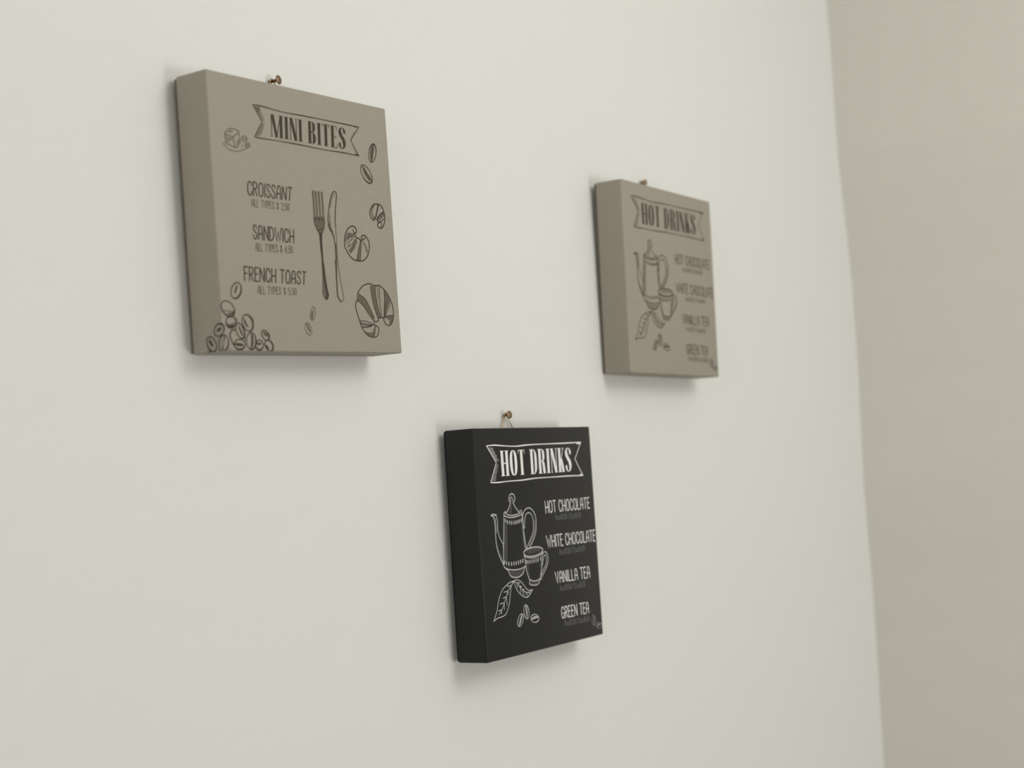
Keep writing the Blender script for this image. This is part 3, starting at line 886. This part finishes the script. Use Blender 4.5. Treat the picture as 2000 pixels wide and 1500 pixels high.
# leaves
pr = Print()
for seg, w in (([(790, 185), (700, 216), (600, 300), (510, 402), (450, 550), (410, 720), (390, 870), (350, 1020), (305, 1168)], 1.0),
               ([(305, 1168), (400, 1092), (500, 1060), (590, 1002), (642, 880), (682, 730), (700, 560), (716, 420), (722, 330), (760, 225), (790, 185)], 1.0),
               ([(790, 185), (722, 318), (652, 425), (610, 560), (560, 720), (500, 890), (430, 1010)], 0.8)):
    stroke(pr, src, vL, seg, w * 0.82)
for seg in ([(715, 300), (680, 312), (630, 305)], [(650, 430), (610, 445), (550, 455)], [(605, 560), (570, 590), (530, 600)], [(560, 715), (510, 730), (455, 745)], [(495, 890), (460, 905), (418, 915)],
            [(640, 435), (655, 470), (652, 520)], [(605, 560), (618, 640), (630, 770)], [(560, 720), (558, 790), (562, 880)], [(495, 890), (492, 940), (497, 985)]):
    stroke(pr, src, vL, seg, 0.75)
ART.append(('leaf_drawing', pr, 'line'))
pr = Print()
for seg, w in (([(790, 185), (850, 155), (940, 180), (1020, 260), (1080, 350), (1140, 402), (1200, 410), (1250, 394)], 0.9),
               ([(1250, 394), (1222, 450), (1180, 520), (1122, 580), (1030, 562), (940, 490), (870, 400), (822, 280), (790, 190)], 1.0),
               ([(790, 185), (880, 240), (940, 320), (1010, 400), (1080, 455), (1160, 465)], 0.9)):
    stroke(pr, src, vL, seg, w * 0.82)
for seg in ([(880, 240), (884, 290), (880, 335)], [(940, 320), (955, 400), (960, 470)], [(1000, 400), (1020, 460), (1045, 525)], [(1080, 455), (1110, 500), (1140, 555)],
            [(880, 240), (915, 225), (945, 235)], [(930, 320), (955, 308), (985, 318)], [(1000, 402), (1020, 392), (1045, 398)], [(1160, 465), (1180, 440), (1200, 425)], [(1160, 465), (1175, 480), (1190, 500)]):
    stroke(pr, src, vL, seg, 0.75)
ART.append(('leaf_drawing', pr, 'line'))
for vw, c, ax, sh, slit, tone in ((vL, (1100, 935), (24, 168), 62, [(1082, 785), (1100, 900), (1124, 1070)], 'bean'),
                                  (vL, (955, 1140), (-32, 152), 62, [(992, 1005), (960, 1130), (930, 1275)], 'bean'),
                                  (vL, (1306, 1096), (96, -18), 98, [(1222, 1125), (1300, 1075), (1395, 1062)], 'bean'),
                                  (vU, (1172, 1192), (12, 104), 40, [(1165, 1100), (1180, 1190), (1192, 1285)], 'dim'),
                                  (vU, (1282, 1300), (44, -34), 60, [(1232, 1318), (1280, 1285), (1328, 1258)], 'dim')):
    pr = Print()
    bean(pr, src, vw, c, ax, sh, slit, 0.85, 2.0)
    ART.append(('coffee_bean_drawing', pr, tone))

TONES = {'black': dict(hi='chalk', mid='chalk_mid', text='chalk', price='chalk_pale', line='chalk_mid', faint='chalk_faint', bean='chalk_mid', dim='chalk_pale'),
         'taupe': dict(hi='ink_dark', mid='ink_mid', text='ink_dark', price='ink_mid', line='ink_dark', faint='ink_pale', bean='ink_dark', dim='ink_mid')}
for name, pr, tone in ART:
    pr.build(name, BLACK, MAT[TONES['black'][tone]])
    pr.build(name, HOT2, MAT[TONES['taupe'][tone]])

# ---------------------------------------------------------------- wire hangers and nails
def nail_and_hanger(cv, base_px, head_px, head_r, out, label, wide=0.010, down=0.016):
    """nail driven into the wall at base_px, its head out metres from the wall; a wire loop on the sign hangs from it"""
    b = on_plane_y(base_px[0], base_px[1], WALL_Y)
    h = on_plane_y(head_px[0], head_px[1], WALL_Y - out)
    root = bpy.data.objects.new('nail', None)
    root.empty_display_size = 0.01
    COL.objects.link(root)
    root.location = b
    tag(root, label, 'nail', 'nails holding the canvases')
    d = (h - b)
    n = d.normalized()
    tube('nail_shaft', [-n * 0.006, d * 0.5, d], 0.0012, MAT['bronze_dark'], root, 12)
    # low domed head
    prof = [(-0.0004, 0.0013), (-0.0002, head_r * 0.86), (0.0003, head_r), (0.0008, head_r * 0.88), (0.0012, head_r * 0.55), (0.0014, 0.0001)]
    u = n.orthogonal().normalized()
    w = n.cross(u)
    V, F = [], []
    seg = 24
    for z, r in prof:
        for k in range(seg):
            a = 2 * math.pi * k / seg
            V.append(d + n * z + u * (r * math.cos(a)) + w * (r * math.sin(a)))
    for i in range(len(prof) - 1):
        for k in range(seg):
            F.append((i * seg + k, i * seg + (k + 1) % seg, (i + 1) * seg + (k + 1) % seg, (i + 1) * seg + k))
    F.append(tuple(reversed(range(seg))))
    F.append(tuple(range((len(prof) - 1) * seg, len(prof) * seg)))
    pydata('nail_head', V, F, MAT['bronze'], root, smooth=True)
    # the hanger, in sign coordinates: a rounded triangle of wire over the shaft, fixed to the back of the sign
    Ri = cv.R.transposed()
    apex = Ri @ (b + d * 0.30 - cv.loc) + Vector((0, 0, 0.0012 + 0.0004))
    yb = 0.0012
    pts = [(apex.x - wide, yb, apex.z - down), (apex.x - 0.0016, apex.y, apex.z - 0.0012), (apex.x, apex.y, apex.z),
           (apex.x + 0.0016, apex.y, apex.z - 0.0012), (apex.x + wide, yb, apex.z - down)]
    tube('wire_hanger', smooth(pts, False, 5) + [(apex.x - wide, yb, apex.z - down)], 0.00055, MAT['brass'], cv.root, 8)

nail_and_hanger(MINI, (526, 160.5), (543.5, 156), 0.0037, 0.0085, 'bronze nail above the MINI BITES canvas')
nail_and_hanger(BLACK, (984.5, 811.5), (994, 810), 0.0037, 0.0065, 'bronze nail with wire loop above the black canvas')
nail_and_hanger(HOT2, (1252, 357), (1259, 356.5), 0.0034, 0.006, 'small dark nail above the taupe HOT DRINKS canvas')
